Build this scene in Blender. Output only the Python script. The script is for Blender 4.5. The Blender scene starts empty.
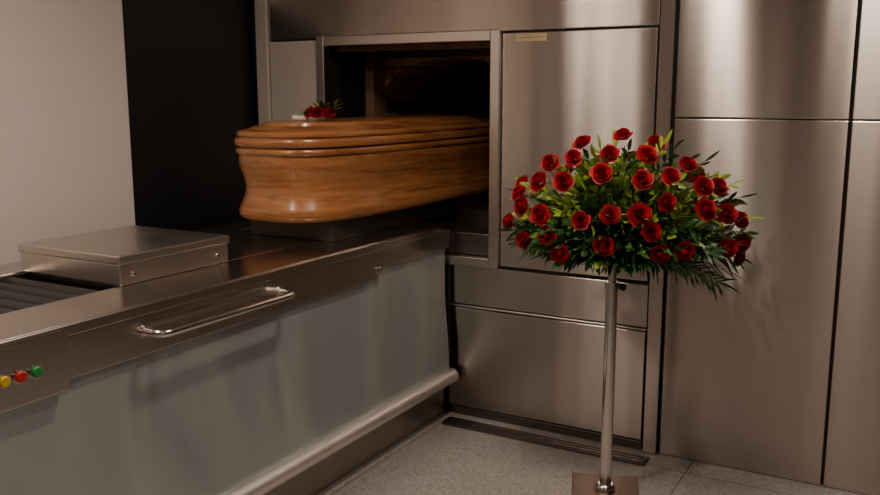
import bpy, bmesh, math, random
from mathutils import Vector, Matrix
random.seed(7)
C = bpy.context.scene.collection
WY = 3.744   # oven wall plane

# ---------------------------------------------------------------- materials
def mat_new(name):
    m = bpy.data.materials.new(name); m.use_nodes = True
    nt = m.node_tree; b = nt.nodes['Principled BSDF']
    return m, nt, b
def setv(b, **k):
    for n, v in k.items():
        n = n.replace('_', ' ')
        if n in b.inputs: b.inputs[n].default_value = v
def col(c): return (c[0], c[1], c[2], 1)
def simple(name, c, rough=.5, metal=0., coat=0., var=.12):
    m, nt, b = mat_new(name)
    setv(b, Base_Color=col(c), Roughness=rough, Metallic=metal, Coat_Weight=coat)
    tc = nt.nodes.new('ShaderNodeTexCoord'); n = nt.nodes.new('ShaderNodeTexNoise')
    n.inputs['Scale'].default_value = 9; n.inputs['Detail'].default_value = 4
    nt.links.new(tc.outputs['Object'], n.inputs['Vector'])
    r = nt.nodes.new('ShaderNodeValToRGB')
    r.color_ramp.elements[0].position = .3; r.color_ramp.elements[1].position = .7
    r.color_ramp.elements[0].color = col([x*(1-var) for x in c]); r.color_ramp.elements[1].color = col([min(1, x*(1+var*.7)) for x in c])
    nt.links.new(n.outputs['Fac'], r.inputs['Fac']); nt.links.new(r.outputs['Color'], b.inputs['Base Color'])
    return m
def steel(name, c=(.55, .5, .45), rough=.3, brush=(2, 2, 350), aniso=.0, wav=.12, wscale=(5, 5, .8), taxis='Z', rot=0., bump=.06):
    m, nt, b = mat_new(name)
    setv(b, Metallic=1.0, Roughness=rough, Anisotropic=aniso, Anisotropic_Rotation=rot)
    tc = nt.nodes.new('ShaderNodeTexCoord')
    mp = nt.nodes.new('ShaderNodeMapping'); mp.inputs['Scale'].default_value = brush
    n = nt.nodes.new('ShaderNodeTexNoise'); n.inputs['Scale'].default_value = 1; n.inputs['Detail'].default_value = 3
    nt.links.new(tc.outputs['Object'], mp.inputs['Vector']); nt.links.new(mp.outputs['Vector'], n.inputs['Vector'])
    mp2 = nt.nodes.new('ShaderNodeMapping'); mp2.inputs['Scale'].default_value = wscale
    n2 = nt.nodes.new('ShaderNodeTexNoise'); n2.inputs['Scale'].default_value = 1; n2.inputs['Detail'].default_value = 1
    nt.links.new(tc.outputs['Object'], mp2.inputs['Vector']); nt.links.new(mp2.outputs['Vector'], n2.inputs['Vector'])
    r = nt.nodes.new('ShaderNodeValToRGB')
    r.color_ramp.elements[0].position = .25; r.color_ramp.elements[1].position = .75
    r.color_ramp.elements[0].color = col([x*.92 for x in c]); r.color_ramp.elements[1].color = col([x*1.06 for x in c])
    nt.links.new(n.outputs['Fac'], r.inputs['Fac']); nt.links.new(r.outputs['Color'], b.inputs['Base Color'])
    b1 = nt.nodes.new('ShaderNodeBump'); b1.inputs['Strength'].default_value = bump; b1.inputs['Distance'].default_value = .0006
    b2 = nt.nodes.new('ShaderNodeBump'); b2.inputs['Strength'].default_value = wav; b2.inputs['Distance'].default_value = .02
    nt.links.new(n2.outputs['Fac'], b2.inputs['Height'])
    nt.links.new(n.outputs['Fac'], b1.inputs['Height']); nt.links.new(b2.outputs['Normal'], b1.inputs['Normal'])
    nt.links.new(b1.outputs['Normal'], b.inputs['Normal'])
    mr = nt.nodes.new('ShaderNodeMapRange'); mr.inputs['To Min'].default_value = rough*.85; mr.inputs['To Max'].default_value = rough*1.2
    nt.links.new(n2.outputs['Fac'], mr.inputs['Value']); nt.links.new(mr.outputs['Result'], b.inputs['Roughness'])
    if aniso > 0:
        t = nt.nodes.new('ShaderNodeTangent'); t.direction_type = 'RADIAL'; t.axis = taxis
        nt.links.new(t.outputs['Tangent'], b.inputs['Tangent'])
    return m

M_wallsteel = steel('brushed_steel_wall', (.59, .53, .48), .25, (3, 3, 420), aniso=1.0, rot=.25, wav=.26, wscale=(4.5, 4.5, .3))
M_counter = steel('brushed_steel_counter', (.56, .51, .465), .22, (300, 4, 300), wav=.04)
M_lid = steel('brushed_steel_lid', (.62, .57, .52), .30, (3, 300, 300), wav=.02)
M_frame = steel('steel_frame', (.66, .60, .545), .3, (3, 3, 300), wav=.02)
M_dsteel = steel('dark_steel', (.20, .17, .155), .4, (3, 3, 300), wav=.05)
M_kick = steel('kick_panel_steel', (.40, .34, .29), .38, (300, 3, 300), wav=.05)
M_chrome = steel('chrome_tube', (.80, .76, .72), .18, (60, 60, 4), wav=.0, bump=.02)
M_black = simple('recess_black', (.005, .006, .008), .55)
M_gap = simple('joint_gap_dark', (.02, .017, .015), .6)
M_rubber = simple('roller_rubber', (.015, .014, .014), .45)
M_plat = simple('platform_shadow_metal', (.06, .052, .048), .5, .6)  # metal darkened so the platform side reads as shadow under the coffin
M_white = simple('wall_paint_white', (.74, .675, .635), .8, var=.01)
M_trim = simple('light_metal_trim', (.66, .60, .54), .45, .3, var=.02)
M_room = simple('room_paint', (.34, .26, .21), .85, var=.02)
M_roomd = simple('wall_dark_for_reflection', (.11, .08, .065), .8, var=.02)  # unseen right wall, darkened to put dark zones in the steel's reflections
M_ceil = simple('ceiling_paint', (.42, .35, .30), .9, var=.02)
M_brass = simple('plate_brass', (.50, .38, .22), .45, .5)
M_bronze = simple('engraved_dark', (.20, .13, .08), .4, .6)
M_base = steel('brushed_base_steel', (.20, .145, .115), .36, (3, 300, 300), wav=.02)
M_whitetube = steel('satin_aluminium_tube', (.90, .86, .82), .5, (200, 4, 200), wav=.0)

def brick():
    m, nt, b = mat_new('refractory_brick')
    tc = nt.nodes.new('ShaderNodeTexCoord'); mp = nt.nodes.new('ShaderNodeMapping')
    mp.inputs['Rotation'].default_value = (math.pi/2, 0, 0)
    t = nt.nodes.new('ShaderNodeTexBrick'); t.inputs['Scale'].default_value = 4
    t.inputs['Color1'].default_value = (.36, .21, .14, 1); t.inputs['Color2'].default_value = (.20, .12, .08, 1)
    t.inputs['Mortar'].default_value = (.06, .04, .03, 1)
    nt.links.new(tc.outputs['Object'], mp.inputs['Vector']); nt.links.new(mp.outputs['Vector'], t.inputs['Vector'])
    nt.links.new(t.outputs['Color'], b.inputs['Base Color']); b.inputs['Roughness'].default_value = .9
    return m
M_brick = brick()
M_rust = simple('rusty_jamb', (.18, .10, .06), .7, var=.4)

def curtain_mat():
    m, nt, b = mat_new('silver_curtain')
    setv(b, Metallic=.6, Roughness=.34)
    tc = nt.nodes.new('ShaderNodeTexCoord'); mp = nt.nodes.new('ShaderNodeMapping')
    mp.inputs['Scale'].default_value = (1, 1.8, .5); mp.inputs['Rotation'].default_value = (math.radians(-55), 0, 0)
    n = nt.nodes.new('ShaderNodeTexNoise'); n.inputs['Scale'].default_value = 1.5; n.inputs['Detail'].default_value = 2; n.inputs['Distortion'].default_value = .4
    nt.links.new(tc.outputs['Object'], mp.inputs['Vector']); nt.links.new(mp.outputs['Vector'], n.inputs['Vector'])
    r = nt.nodes.new('ShaderNodeValToRGB'); r.color_ramp.elements[0].position = .3; r.color_ramp.elements[1].position = .7
    r.color_ramp.elements[0].color = (.42, .45, .455, 1); r.color_ramp.elements[1].color = (.57, .60, .605, 1)
    nt.links.new(n.outputs['Fac'], r.inputs['Fac']); nt.links.new(r.outputs['Color'], b.inputs['Base Color'])
    b2 = nt.nodes.new('ShaderNodeBump'); b2.inputs['Strength'].default_value = 1; b2.inputs['Distance'].default_value = .07
    nt.links.new(n.outputs['Fac'], b2.inputs['Height']); nt.links.new(b2.outputs['Normal'], b.inputs['Normal'])
    return m
M_curtain = curtain_mat()

def wood():
    m, nt, b = mat_new('varnished_wood')
    setv(b, Roughness=.38, Coat_Weight=.5, Coat_Roughness=.18)
    tc = nt.nodes.new('ShaderNodeTexCoord'); mp = nt.nodes.new('ShaderNodeMapping')
    mp.inputs['Scale'].default_value = (3.0, 1.4, 30)
    n = nt.nodes.new('ShaderNodeTexNoise'); n.inputs['Scale'].default_value = 1; n.inputs['Detail'].default_value = 8; n.inputs['Distortion'].default_value = 1.4; n.inputs['Roughness'].default_value = .68
    nt.links.new(tc.outputs['Object'], mp.inputs['Vector']); nt.links.new(mp.outputs['Vector'], n.inputs['Vector'])
    r = nt.nodes.new('ShaderNodeValToRGB'); e = r.color_ramp.elements
    e[0].position = .32; e[1].position = .68
    e[0].color = (.15, .048, .014, 1); e[1].color = (.45, .195, .065, 1)
    x = e.new(.48); x.color = (.33, .127, .038, 1)
    nt.links.new(n.outputs['Fac'], r.inputs['Fac']); nt.links.new(r.outputs['Color'], b.inputs['Base Color'])
    return m
M_wood = wood()

def terrazzo():
    m, nt, b = mat_new('terrazzo_floor')
    tc = nt.nodes.new('ShaderNodeTexCoord')
    v = nt.nodes.new('ShaderNodeTexVoronoi'); v.inputs['Scale'].default_value = 150
    n = nt.nodes.new('ShaderNodeTexNoise'); n.inputs['Scale'].default_value = 90; n.inputs['Detail'].default_value = 5
    nt.links.new(tc.outputs['Object'], v.inputs['Vector']); nt.links.new(tc.outputs['Object'], n.inputs['Vector'])
    r = nt.nodes.new('ShaderNodeValToRGB'); e = r.color_ramp.elements
    e[0].position = .0; e[0].color = (.17, .15, .14, 1); e[1].position = 1; e[1].color = (.52, .485, .46, 1)
    x = e.new(.45); x.color = (.34, .315, .295, 1)
    sep = nt.nodes.new('ShaderNodeSeparateColor'); nt.links.new(v.outputs['Color'], sep.inputs['Color'])
    mx = nt.nodes.new('ShaderNodeMath'); mx.operation = 'MULTIPLY_ADD'; mx.inputs[1].default_value = .6
    nt.links.new(sep.outputs['Red'], mx.inputs[0])
    m3 = nt.nodes.new('ShaderNodeMath'); m3.operation = 'MULTIPLY'; m3.inputs[1].default_value = .4
    nt.links.new(n.outputs['Fac'], m3.inputs[0]); nt.links.new(m3.outputs[0], mx.inputs[2])
    nt.links.new(mx.outputs[0], r.inputs['Fac'])
    br = nt.nodes.new('ShaderNodeTexBrick'); br.offset = 0; br.inputs['Scale'].default_value = 1
    br.inputs['Brick Width'].default_value = 1.2; br.inputs['Row Height'].default_value = 1.2
    br.inputs['Mortar Size'].default_value = .003; br.inputs['Mortar Smooth'].default_value = 0
    br.inputs['Color1'].default_value = (1, 1, 1, 1); br.inputs['Color2'].default_value = (.96, .96, .96, 1); br.inputs['Mortar'].default_value = (.4, .35, .32, 1)
    mp = nt.nodes.new('ShaderNodeMapping'); mp.inputs['Location'].default_value = (.823, 0, 0)
    nt.links.new(tc.outputs['Object'], mp.inputs['Vector']); nt.links.new(mp.outputs['Vector'], br.inputs['Vector'])
    mm = nt.nodes.new('ShaderNodeMix'); mm.data_type = 'RGBA'; mm.blend_type = 'MULTIPLY'; mm.inputs[0].default_value = 1
    nt.links.new(r.outputs['Color'], mm.inputs[6]); nt.links.new(br.outputs['Color'], mm.inputs[7])
    nt.links.new(mm.outputs[2], b.inputs['Base Color']); b.inputs['Roughness'].default_value = .42
    return m
M_floor = terrazzo()

def plantmat(name, c, rough=.45, var=.35):
    m, nt, b = mat_new(name)
    setv(b, Roughness=rough)
    g = nt.nodes.new('ShaderNodeNewGeometry')
    r = nt.nodes.new('ShaderNodeValToRGB'); e = r.color_ramp.elements
    e[0].color = col([x*(1-var) for x in c]); e[1].color = col([min(1, x*(1+var)) for x in c])
    nt.links.new(g.outputs['Random Per Island'], r.inputs['Fac']); nt.links.new(r.outputs['Color'], b.inputs['Base Color'])
    return m
M_rose = plantmat('rose_red', (.42, .003, .012), .6, .3)
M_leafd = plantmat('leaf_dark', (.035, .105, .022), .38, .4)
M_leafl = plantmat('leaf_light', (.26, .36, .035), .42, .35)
M_stem = simple('stem_green', (.06, .13, .03), .5)
M_foam = simple('floral_foam_tray', (.02, .06, .02), .8)

# ---------------------------------------------------------------- mesh helper
class MB:
    def __init__(s): s.v = []; s.f = []; s.m = []; s.mats = []; s.sm = []
    def mi(s, m):
        if m not in s.mats: s.mats.append(m)
        return s.mats.index(m)
    def add(s, vs, fs, m, smooth=False):
        o = len(s.v); s.v += [tuple(x) for x in vs]; k = s.mi(m)
        for f in fs: s.f.append([o+i for i in f]); s.m.append(k); s.sm.append(smooth)
    def box(s, x0, x1, y0, y1, z0, z1, m):
        vs = [(x, y, z) for x in (x0, x1) for y in (y0, y1) for z in (z0, z1)]
        fs = [(0,1,3,2), (4,6,7,5), (0,4,5,1), (2,3,7,6), (0,2,6,4), (1,5,7,3)]
        s.add(vs, fs, m)
    def tube(s, pts, r, m, n=20, cap=True):
        pts = [Vector(p) for p in pts]; rs = r if isinstance(r, (list, tuple)) else [r]*len(pts)
        rings = []; up = None
        for i, p in enumerate(pts):
            d = (pts[min(i+1, len(pts)-1)]-pts[max(i-1, 0)]).normalized()
            if up is None:
                up = Vector((0, 0, 1)) if abs(d.z) < .9 else Vector((1, 0, 0))
            a = d.cross(up).normalized(); b = a.cross(d).normalized(); up = b
            rings.append([p+a*math.cos(2*math.pi*j/n)*rs[i]+b*math.sin(2*math.pi*j/n)*rs[i] for j in range(n)])
        vs = [q for rg in rings for q in rg]; fs = []
        for i in range(len(pts)-1):
            for j in range(n):
                fs.append((i*n+j, i*n+(j+1) % n, (i+1)*n+(j+1) % n, (i+1)*n+j))
        s.add(vs, fs, m, True)
        if cap:
            s.add(rings[0], [tuple(range(n))[::-1]], m); s.add(rings[-1], [tuple(range(n))], m)
    def obj(s, name, parent=None, bevel=0, seg=2):
        me = bpy.data.meshes.new(name); me.from_pydata(s.v, [], s.f)
        for m in s.mats: me.materials.append(m)
        for p, k, q in zip(me.polygons, s.m, s.sm): p.material_index = k; p.use_smooth = q
        bm = bmesh.new(); bm.from_mesh(me); bmesh.ops.recalc_face_normals(bm, faces=bm.faces)
        bm.to_mesh(me); bm.free()
        o = bpy.data.objects.new(name, me); C.objects.link(o)
        if parent: o.parent = parent
        if bevel:
            md = o.modifiers.new('bevel', 'BEVEL'); md.width = bevel; md.segments = seg; md.limit_method = 'ANGLE'; md.angle_limit = math.radians(50)
        return o
def empty(name, loc=(0, 0, 0)):
    e = bpy.data.objects.new(name, None); e.empty_display_size = .1; C.objects.link(e); return e

# ---------------------------------------------------------------- room shell
b = MB(); b.box(-3.6, 2.6, -2.6, 6.9, -.05, 0, M_floor); b.obj('floor')
b = MB(); b.box(-3.6, 2.6, -2.6, 6.9, 2.75, 2.8, M_ceil); b.obj('ceiling')
b = MB(); b.box(-3.45, -3.28, -2.6, 2.87, 0, 2.75, M_white); b.obj('wall_left')
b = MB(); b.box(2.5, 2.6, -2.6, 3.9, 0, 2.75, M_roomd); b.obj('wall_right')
b = MB(); b.box(-3.45, 2.5, -2.6, -2.5, 0, 2.75, M_room); b.obj('wall_front')
b = MB(); b.box(-3.45, -3.285, 2.875, 3.75, 0, 2.12, M_black)  # black slab in place of a dark open recess, its shade painted in
b.box(-3.45, -3.285, 2.875, 3.75, 2.12, 2.75, M_white)
b.box(-3.30, -3.255, 2.875, 3.72, 2.10, 2.14, M_frame)
b.obj('recess_shade_panel', bevel=.003)

b = MB(); T = .02; F = WY
b.box(-3.45, -2.80, F+T, F+.12, 0, 2.75, M_gap)
b.box(-1.82, 2.5, F+T, F+.12, 0, 2.75, M_gap)
b.box(-2.80, -1.82, F+T, F+.12, 1.87, 2.75, M_gap)
b.box(-2.80, -1.82, F+T, F+.12, 0, .80, M_gap)
def panel(x0, x1, z0, z1, m=M_wallsteel, dy=0.):
    g = .0025; b.box(x0+g, x1-g, F-dy, F+T, z0+g, z1-g, m)
panel(-3.25, -3.165, 0, 2.75, M_trim, .015)
panel(-3.165, -2.84, .05, 1.88, M_trim)
panel(-3.165, -1.055, 1.885, 2.75)
panel(-1.787, -1.06, .785, 1.882)
panel(-2.84, -1.055, .575, .775)
panel(-2.84, -1.06, .045, .56)
panel(-2.84, -1.055, 0, .045, M_dsteel)
panel(-2.84, -1.055, .56, .575, M_frame, .004)
panel(-1.052, -.985, 0, 2.75, M_wallsteel, .018)
panel(-.98, -.30, 0.0, 1.503); panel(-.98, -.30, 1.503, 2.75)
panel(-.295, .38, 0.0, 1.503); panel(-.295, .38, 1.503, 2.75)
panel(.385, 1.10, 0.0, 2.75); panel(1.105, 2.49, 0, 2.75)
b.obj('wall_back', bevel=.004)

b = MB()
x0, x1, z0, z1, w = -2.84, -1.787, .775, 1.895, .05
xi0, xi1 = -2.79, -1.837
def fr(a, c, d, e): b.box(a, c, F-.022, F+.03, d, e, M_frame)
fr(x0, x0+w, z0, z1); fr(x1-w, x1, z0, z1); fr(x0+w, x1-w, z1-w, z1); fr(x0+w, x1-w, z0, z0+.045)
b.box(xi0, xi1, F+.035, F+.122, .82, .93, M_dsteel)
b.box(xi0, xi1, F+.09, F+.12, 1.82, 1.85, M_rust)
b.obj('furnace_door_frame', bevel=.004)
b = MB(); G = F+.125
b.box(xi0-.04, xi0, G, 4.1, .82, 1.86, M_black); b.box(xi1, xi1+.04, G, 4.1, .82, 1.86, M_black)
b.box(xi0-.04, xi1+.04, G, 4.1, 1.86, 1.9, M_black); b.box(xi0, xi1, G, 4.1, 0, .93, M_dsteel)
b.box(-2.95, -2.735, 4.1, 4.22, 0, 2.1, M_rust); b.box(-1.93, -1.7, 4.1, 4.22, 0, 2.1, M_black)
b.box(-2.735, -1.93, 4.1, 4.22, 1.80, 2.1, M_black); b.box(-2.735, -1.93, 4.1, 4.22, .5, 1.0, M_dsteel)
b.box(-2.9, -2.75, 4.22, 6.6, 0, 1.95, M_brick); b.box(-1.88, -1.7, 4.22, 6.6, 0, 1.95, M_brick)
b.box(-2.75, -1.88, 6.5, 6.6, .8, 1.95, M_brick); b.box(-2.75, -1.88, 4.22, 6.5, .8, .975, M_brick)
b.box(-2.66, -2.21, 4.11, 6.3, .976, 1.072, M_brick)
for i in range(10):
    a0 = math.pi*i/10; a1 = math.pi*(i+1)/10; cx = -2.315; rx = .435; rz = .22; zc = 1.58
    p = [(cx-rx*math.cos(a0), 4.22, zc+rz*math.sin(a0)), (cx-rx*math.cos(a1), 4.22, zc+rz*math.sin(a1))]
    q = [(x, 6.5, z) for x, y, z in p]
    b.add([p[0], p[1], q[1], q[0], (p[0][0], 4.22, 1.95), (p[1][0], 4.22, 1.95), (q[1][0], 6.5, 1.95), (q[0][0], 6.5, 1.95)],
          [(0,1,2,3), (4,7,6,5), (0,4,5,1), (3,2,6,7)], M_brick)
b.obj('furnace_chamber')
b = MB(); b.box(-1.715, -1.564, F-.005, F, 1.838, 1.872, M_brass)
b.box(-1.700, -1.580, F-.006, F-.005, 1.854, 1.857, M_bronze)
b.obj('name_plate', bevel=.001)

# ---------------------------------------------------------------- counter
E = empty('coffin_loading_counter')
X0, X1, Y0, Y1, ZT = -2.98, -2.045, .15, 3.715, .98
b = MB()
b.box(X0+.02, X1-.03, Y0+.02, Y1, 0, .80, M_kick)
b.obj('base_cabinet', E, .003)
b = MB()
ry0, ry1, rx0, rx1 = .55, 1.95, -2.80, -2.30
b.box(X0, rx0, Y0, Y1, .93, ZT, M_counter); b.box(rx1, X1, Y0, Y1, .93, ZT, M_counter)
b.box(rx0, rx1, Y0, ry0, .93, ZT, M_counter); b.box(rx0, rx1, ry1, Y1, .93, ZT, M_counter)
o = b.obj('top', E, .005, 3)
b = MB(); b.box(rx0, rx1, ry0, ry1, .80, .90, M_rubber); b.obj('roller_pit', E)
b = MB()
y = ry0+.05
while y < ry1-.03:
    b.tube([(rx0+.015, y, .945), (rx1-.015, y, .945)], .026, M_rubber, 16); y += .075
b.box(rx0, rx0+.015, ry0, ry1, .90, .975, M_dsteel); b.box(rx1-.015, rx1, ry0, ry1, .90, .975, M_dsteel)
b.obj('conveyor_rollers', E)
b = MB()
b.box(X1-.03, X1+.004, Y0, 3.08, .82, .945, M_counter); b.box(X1-.03, X1+.004, 3.08, Y1, .862, .945, M_counter)
b.box(X1-.028, X1+.012, Y0, Y1, .945, .978, M_counter)
b.box(X1+.002, X1+.012, 3.055, 3.09, .845, .872, M_frame)
b.obj('apron', E, .004, 3)
b = MB(); ny, nz = 120, 24; vs = []; fs = []
for i in range(ny+1):
    y = Y0+(Y1-.02-Y0)*i/ny
    for j in range(nz+1):
        z = .215+(.865-.215)*j/nz; s = math.sin(math.pi*j/nz)
        x = X1-.016+.010*s*math.sin(y*5.2+z*3)*(.3+.7*max(0, (y-2.2)/1.5))+.005*s*math.sin(y*13-z*9)*max(0, (y-2.4))
        if z > .815 and y < 3.08: x = X1-.02
        x += .03*(1-j/nz)**3
        vs.append((min(x, X1+.02), y, z))
for i in range(ny):
    for j in range(nz):
        a = i*(nz+1)+j; fs.append((a, a+nz+1, a+nz+2, a+1))
b.add(vs, fs, M_curtain, True); b.obj('side_curtain', E)
b = MB(); b.tube([(X1+.03, Y0, .215), (X1+.03, 3.70, .215)], .033, M_whitetube, 28)
b.box(X1-.03, X1+.04, 3.70, 3.71, .18, .25, M_frame)
b.obj('curtain_roller', E)
b = MB(); hx = X1+.075
ya, yb, hz = 1.80, 2.43, .892
def arc(cx, cy, a0, a1, r, n=7): return [(cx+r*math.cos(a0+(a1-a0)*i/n), cy+r*math.sin(a0+(a1-a0)*i/n), hz) for i in range(n+1)]
pts = [(X1, ya, hz)]+arc(hx-.035, ya+.035, -math.pi/2, 0, .035)+arc(hx-.035, yb-.035, 0, math.pi/2, .035)+[(X1, yb, hz)]
b.tube(pts, .012, M_chrome, 20)
for yy in (ya, yb): b.tube([(X1+.003, yy, hz), (X1+.010, yy, hz)], .021, M_chrome, 20)
b.obj('pull_handle', E)
b = MB(); b.box(X1, X1+.028, .85, 1.515, .80, .966, M_counter); b.obj('control_box', E, .004)
cb = X1+.028
M_y = simple('button_yellow', (.75, .50, .02), .3); M_r = simple('button_red', (.65, .02, .01), .3); M_g = simple('button_green', (.02, .30, .06), .3)
b = MB()
for yy, mm in ((1.404, M_g), (1.358, M_r), (1.312, M_y), (1.266, M_rubber)):
    b.tube([(cb, yy, .882), (cb+.006, yy, .882)], .019, M_chrome, 24)
    b.tube([(cb+.006, yy, .882), (cb+.012, yy, .882), (cb+.014, yy, .882)], [.0145, .0145, .012], mm, 24)
b.obj('push_buttons', E)
b = MB(); b.box(-2.795, -2.285, 1.925, 2.43, .981, 1.055, M_lid); b.box(-2.80, -2.28, 1.92, 2.435, 1.052, 1.082, M_lid)
for (yy, zz) in ((1.98, 1.015), (2.37, 1.015)):
    b.tube([(-2.285, yy, zz), (-2.279, yy, zz)], .007, M_chrome, 12)
b.obj('pusher_box', E, .005, 3)
b = MB(); b.box(-2.66, -2.21, 2.98, 4.09, .98, 1.072, M_plat)
b.obj('transfer_platform', E, .004)

# ---------------------------------------------------------------- coffin
ZC = 1.073; ZS = .93; cxx, cyy, A, B = -2.430, 3.86, .296, 1.0
prof = [(-.30, 0), (-.012, 0), (-.002, .008), (.003, .022), (.003, .04), (-.004, .062), (-.014, .088), (-.022, .118), (-.025, .15), (-.021, .18), (-.012, .215), (-.004, .245), (-.001, .27), (-.004, .298),
        (.004, .300), (.008, .308), (.008, .318), (.003, .326), (-.008, .328), (-.008, .334),
        (.008, .336), (.012, .345), (.012, .362), (.007, .372), (-.003, .374), (-.003, .380), (.003, .382), (.004, .392), (-.004, .402), (-.018, .406),
        (-.03, .408), (-.045, .414), (-.065, .424), (-.075, .426), (-.095, .426), (-.097, .432), (-.10, .440), (-.11, .443), (-.29, .443)]
NP = 160; ne = 4.2; vs = []; fs = []
for (o_, z) in prof:
    for k in range(NP):
        t = 2*math.pi*(k+.5)/NP; c, s_ = math.cos(t), math.sin(t)
        a_ = max(A+o_, .002); b_ = B+o_
        x = a_*math.copysign(abs(c)**(2/ne), c); y = b_*math.copysign(abs(s_)**(2/ne), s_)
        y -= 0 if s_ > 0 else .05*(1-(x/a_)**2)*(b_/B)
        vs.append((cxx+x, cyy+y, ZC+z*ZS))
n = len(prof)
for i in range(n-1):
    for k in range(NP): fs.append((i*NP+k, i*NP+(k+1) % NP, (i+1)*NP+(k+1) % NP, (i+1)*NP+k))
fs.append(tuple(range(NP))[::-1]); fs.append(tuple((n-1)*NP+k for k in range(NP)))
b = MB(); b.add(vs, fs, M_wood, True); co = b.obj('coffin')
md = co.modifiers.new('es', 'EDGE_SPLIT'); md.split_angle = math.radians(38)

# ---------------------------------------------------------------- flowers
def rose_geo(R, center, nrm, mb, seed):
    rnd = random.Random(seed)
    nrm = Vector(nrm).normalized(); q = nrm.to_track_quat('Z', 'Y').to_matrix()
    sp = rnd.random()*6.28
    layers = [(.07, 2, 1.02, 0), (.15, 3, 1.05, 0), (.27, 3, 1.0, .05), (.42, 4, .93, .14), (.60, 4, .80, .25), (.80, 5, .62, .4), (1.0, 5, .42, .6)]
    for li, (rr, npet, h, curl) in enumerate(layers):
        for p in range(npet):
            a0 = sp+li*.9+2*math.pi*p/npet+rnd.uniform(-.12, .12); wd = 2*math.pi/npet*.68
            nu, nv = 6, 5; vs = []
            hh = h*rnd.uniform(.93, 1.07); rk = rr*rnd.uniform(.9, 1.1)
            for j in range(nv+1):
                v = j/nv
                for i in range(nu+1):
                    u = -1+2*i/nu
                    wv = wd*(math.sin(math.pi*(.15+.62*v))**.7)
                    ang = a0+u*wv
                    rad = rk*(.30+.70*math.sin(v*math.pi/2)**.8)*(1+.10*u)+curl*.42*max(0, v-.6)**1.2*rk
                    z = hh*v-.12*abs(u)**2.2*v*hh - curl*.35*max(0, v-.75)
                    P = Vector((rad*math.cos(ang), rad*math.sin(ang), z-.45))*R
                    vs.append(center+q@P)
            fs = [(j*(nu+1)+i, j*(nu+1)+i+1, (j+1)*(nu+1)+i+1, (j+1)*(nu+1)+i) for j in range(nv) for i in range(nu)]
            mb.add(vs, fs, M_rose, True)
def leaf(mb, p, d, nrm, L, W, m, droop=.15):
    d = Vector(d).normalized(); s = d.cross(Vector(nrm))
    if s.length < 1e-3: s = d.cross(Vector((.3, .5, .8)))
    s.normalize(); n_ = s.cross(d).normalized(); vs = []; N = 5
    for i in range(N+1):
        t = i/N; w = W*math.sin(math.pi*min(1, t*.93+.05))**.8*(1-.35*t)
        if i == N: w = .0004
        c = p+d*(L*t)-Vector((0, 0, 1))*droop*L*t*t
        vs += [c-s*w+n_*w*.35, c, c+s*w+n_*w*.35]
    fs = []
    for i in range(N):
        a = i*3; fs += [(a, a+1, a+4, a+3), (a+1, a+2, a+5, a+4)]
    mb.add(vs, fs, m, True)

px, py = -1.068, 3.271
ES = empty('rose_arrangement_on_stand')
b = MB()
R45 = math.radians(20)
hw = .135; pl = [(px+hw*math.sqrt(2)*math.cos(R45+math.pi/4+k*math.pi/2), py+hw*math.sqrt(2)*math.sin(R45+math.pi/4+k*math.pi/2)) for k in range(4)]
b.add([(x, y, 0) for x, y in pl]+[(x, y, .008) for x, y in pl], [(0,1,2,3), (7,6,5,4), (0,4,5,1), (1,5,6,2), (2,6,7,3), (3,7,4,0)], M_base)
b.obj('base_plate', ES, .002)
b = MB()
b.tube([(px, py, .008), (px, py, .022), (px, py, .03)], [.04, .04, .03], M_chrome, 28)
b.tube([(px, py, .02), (px, py, .86)], .0235, M_chrome, 28)
b.tube([(px, py, .85), (px, py, .875)], .029, M_chrome, 28)
b.tube([(px, py, .86), (px, py, 1.06)], .0165, M_chrome, 24)
b.obj('pole', ES)
b = MB(); kd = Vector((.93, -.37, 0)); p0 = Vector((px, py, .862))
b.tube([p0+kd*.024, p0+kd*.045], .006, M_rubber, 10); b.tube([p0+kd*.042, p0+kd*.06], .014, M_rubber, 14); b.obj('clamp_knob', ES)
b = MB(); b.tube([(px, py, 1.0), (px, py, 1.01), (px, py, 1.03), (px, py, 1.10), (px, py, 1.13)], [.05, .11, .12, .10, .05], M_foam, 24); b.obj('foam_tray', ES)

rt = Vector((.95, .31, 0)); ft = Vector((.31, -.95, 0)); upv = Vector((0, 0, 1))
c0 = Vector((px, py, 1.09))+rt*.045
ax, af, au, adn = .44, .30, .325, .14
def dome(dx, dz, front=1, k=1.):
    a = au if dz > 0 else adn*1.6
    q = 1-(dx/ax)**2-(dz/a)**2
    d = af*math.sqrt(max(q, .02))*front
    P = c0+rt*dx*k+ft*d*k+upv*dz*k
    N = rt*(dx/ax**2)+ft*(d/af**2)+upv*(dz/a**2)
    return P, N.normalized()
# bloom positions on the dome: metres right of centre, metres above the tray
uv = [(583,148),(610,160),(576,164),(553,169),(568,186),(543,186),(525,188),(523,198),(527,210),(547,217),(513,225),(530,241),(554,236),(567,251),(586,220),(604,178),(613,215),(641,183),(646,161),(655,148),(622,140),(667,179),(683,168),(640,214),(664,203),(651,229),(607,242),(660,248),(682,245),(700,208),(697,188),(711,188),(719,212),(733,217),(722,242),(738,252),(737,238)]
blooms = [((u-629)/270, (229-v)/264) for u, v in uv]
b = MB(); k = 0
for (dx, dz) in blooms:
    P, N = dome(dx, dz)
    P = P+upv*.118*(P-c0).dot(ft)
    rose_geo(random.uniform(.031, .038), P+N*.024, N*.7+ft*.45+upv*.1+Vector([random.uniform(-.2, .2) for _ in range(3)]), b, k); k += 1
for i in range(16):
    dx = random.uniform(-.38, .38); dz = random.uniform(-.02, .27)
    if (dx/ax)**2+(dz/au)**2 > .9: continue
    P, N = dome(dx, dz, -1)
    rose_geo(.036, P, N, b, 100+i)
b.obj('roses', ES)
b = MB()
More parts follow.
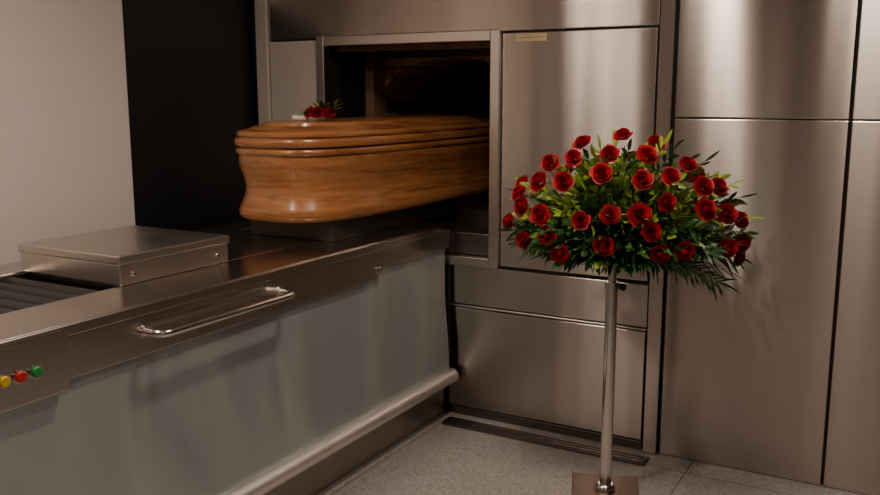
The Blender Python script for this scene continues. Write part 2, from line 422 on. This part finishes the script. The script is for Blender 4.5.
def sprig(P0, P1, m, n=9, L=.06, W=.014, start=.35):
    P0 = Vector(P0); P1 = Vector(P1); D = P1-P0
    b.tube([P0, P0+D*.5+upv*.01, P1], [.0025, .002, .001], M_stem, 5, cap=False)
    dn = D.normalized(); side = dn.cross(Vector((random.uniform(-1, 1), random.uniform(-1, 1), random.uniform(-1, 1)))).normalized()
    up2 = side.cross(dn)
    for i in range(n):
        t = start+(1-start)*i/(n-1); sg = 1 if i % 2 else -1
        d = dn*.75+side*sg*.75+up2*random.uniform(-.3, .3)
        if i == n-1: d = dn
        leaf(b, P0+D*t, d, up2+Vector((random.uniform(-.3, .3),)*3), L*random.uniform(.75, 1.15), W*random.uniform(.8, 1.2), m, random.uniform(0, .3))
root = Vector((px, py, 1.07))
def clampy(P):
    if P.y > WY-.07: P.y = WY-.07
    return P
for i in range(320):
    back = random.random() < .22
    th = random.uniform(0, 2*math.pi); r_ = math.sqrt(random.random())*.96
    dx = ax*r_*math.cos(th); dz = r_*math.sin(th); dz *= au if dz > 0 else adn*.85
    P, N = dome(dx, dz, -1 if back else 1)
    k_ = random.uniform(.70, 1.0); P = clampy(root+(P-root)*k_)
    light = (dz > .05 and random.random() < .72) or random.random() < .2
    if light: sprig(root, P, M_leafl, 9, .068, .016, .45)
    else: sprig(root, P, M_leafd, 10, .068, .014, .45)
for i in range(48):
    th = math.pi*2*i/48; kk = random.uniform(.88, 1.06)
    dx = ax*kk*math.cos(th); dz = math.sin(th)*(au*kk if math.sin(th) > 0 else adn*.85)
    P = clampy(c0+rt*dx+ft*random.uniform(-.1, .15)+upv*dz)
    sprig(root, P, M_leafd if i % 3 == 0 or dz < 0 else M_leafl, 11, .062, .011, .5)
for (dx, dz, f) in [(.33, -.17, .1), (.38, -.14, .08), (.29, -.16, .14), (.24, -.12, .18), (.41, -.09, .05), (.36, -.19, .06), (-.30, -.09, .15), (-.37, -.05, .1), (-.2, -.09, .2), (-.40, 0, .1), (0.12, -.10, .2), (.2, -.11, .12), (-.1, -.09, .2)]:
    P = c0+rt*dx+ft*f+upv*dz
    sprig(root, P, M_leafd, 22, .078, .0055, .45)
b.obj('foliage', ES)

EB = empty('lid_bouquet'); zt = ZC+.443*ZS
bc = Vector((-2.42, 3.20, zt+.004))
b = MB()
for i, (dx, dy, dz) in enumerate([(-.035, -.03, .036), (.01, -.045, .036), (.045, -.01, .036), (0, .015, .05)]):
    rose_geo(.032, bc+Vector((dx, dy, dz)), Vector((dx*4+.2, dy*4-.5, .8)), b, 300+i)
b.obj('roses', EB)
b = MB()
for i in range(46):
    a = random.uniform(0, 6.28); e = random.uniform(.1, 1.1)
    d = Vector((math.cos(a), math.sin(a), e))
    leaf(b, bc+Vector((0, .02, .02)), d, Vector((0, 0, 1)), random.uniform(.08, .13), .017, M_leafd if i % 3 else M_leafl, .1)
b.obj('leaves', EB)
b = MB(); M_card = simple('white_ribbon', (.75, .70, .62), .6)
b.tube([(-2.53, 3.14, zt+.012), (-2.47, 3.16, zt+.012)], .012, M_card, 12); b.obj('ribbon', EB)

b = MB(); b.box(-2.01, -1.0, 3.575, 3.665, 0, .012, M_dsteel)
for i in range(3): b.box(-2.01, -1.0, 3.585+i*.028, 3.597+i*.028, .012, .016, M_dsteel)
b.obj('floor_threshold_rail', bevel=.001)

# ---------------------------------------------------------------- lights (ceiling lamps, plus an added rear fill)
def lamp(x, y, sx, sy, power, c=(1, .84, .70)):
    l = bpy.data.lights.new('ceiling_lamp_light', 'AREA'); l.shape = 'RECTANGLE'; l.size = sx; l.size_y = sy; l.energy = power; l.color = c
    E_ = empty('ceiling_lamp')
    o = bpy.data.objects.new('lamp_light', l); o.location = (x, y, 2.725); C.objects.link(o); o.parent = E_
    m = MB(); w = .03
    m.box(x-sx/2-w, x+sx/2+w, y-sy/2-w, y-sy/2, 2.715, 2.75, M_frame); m.box(x-sx/2-w, x+sx/2+w, y+sy/2, y+sy/2+w, 2.715, 2.75, M_frame)
    m.box(x-sx/2-w, x-sx/2, y-sy/2, y+sy/2, 2.715, 2.75, M_frame); m.box(x+sx/2, x+sx/2+w, y-sy/2, y+sy/2, 2.715, 2.75, M_frame)
    m.obj('housing', E_)
lamp(-1.15, 2.3, .10, .4, 24)
lamp(-.38, 2.3, .08, .3, 13)
lamp(-2.3, .9, .4, .4, 31)
lamp(.6, -.8, .6, .6, 11)  # unseen rear fill lamp, added to brighten what the steel reflects
w = bpy.data.worlds.new('world'); bpy.context.scene.world = w; w.use_nodes = True
w.node_tree.nodes['Background'].inputs[0].default_value = (.9, .75, .6, 1); w.node_tree.nodes['Background'].inputs[1].default_value = .05

# ---------------------------------------------------------------- camera
cd = bpy.data.cameras.new('camera'); cam = bpy.data.objects.new('camera', cd); C.objects.link(cam)
cd.sensor_width = 36; cd.lens = 876/880*36; cd.clip_start = .02
cam.location = (0, 0, 1.6); cam.rotation_euler = (math.radians(90-9.9), 0, math.radians(29.45))
bpy.context.scene.camera = cam
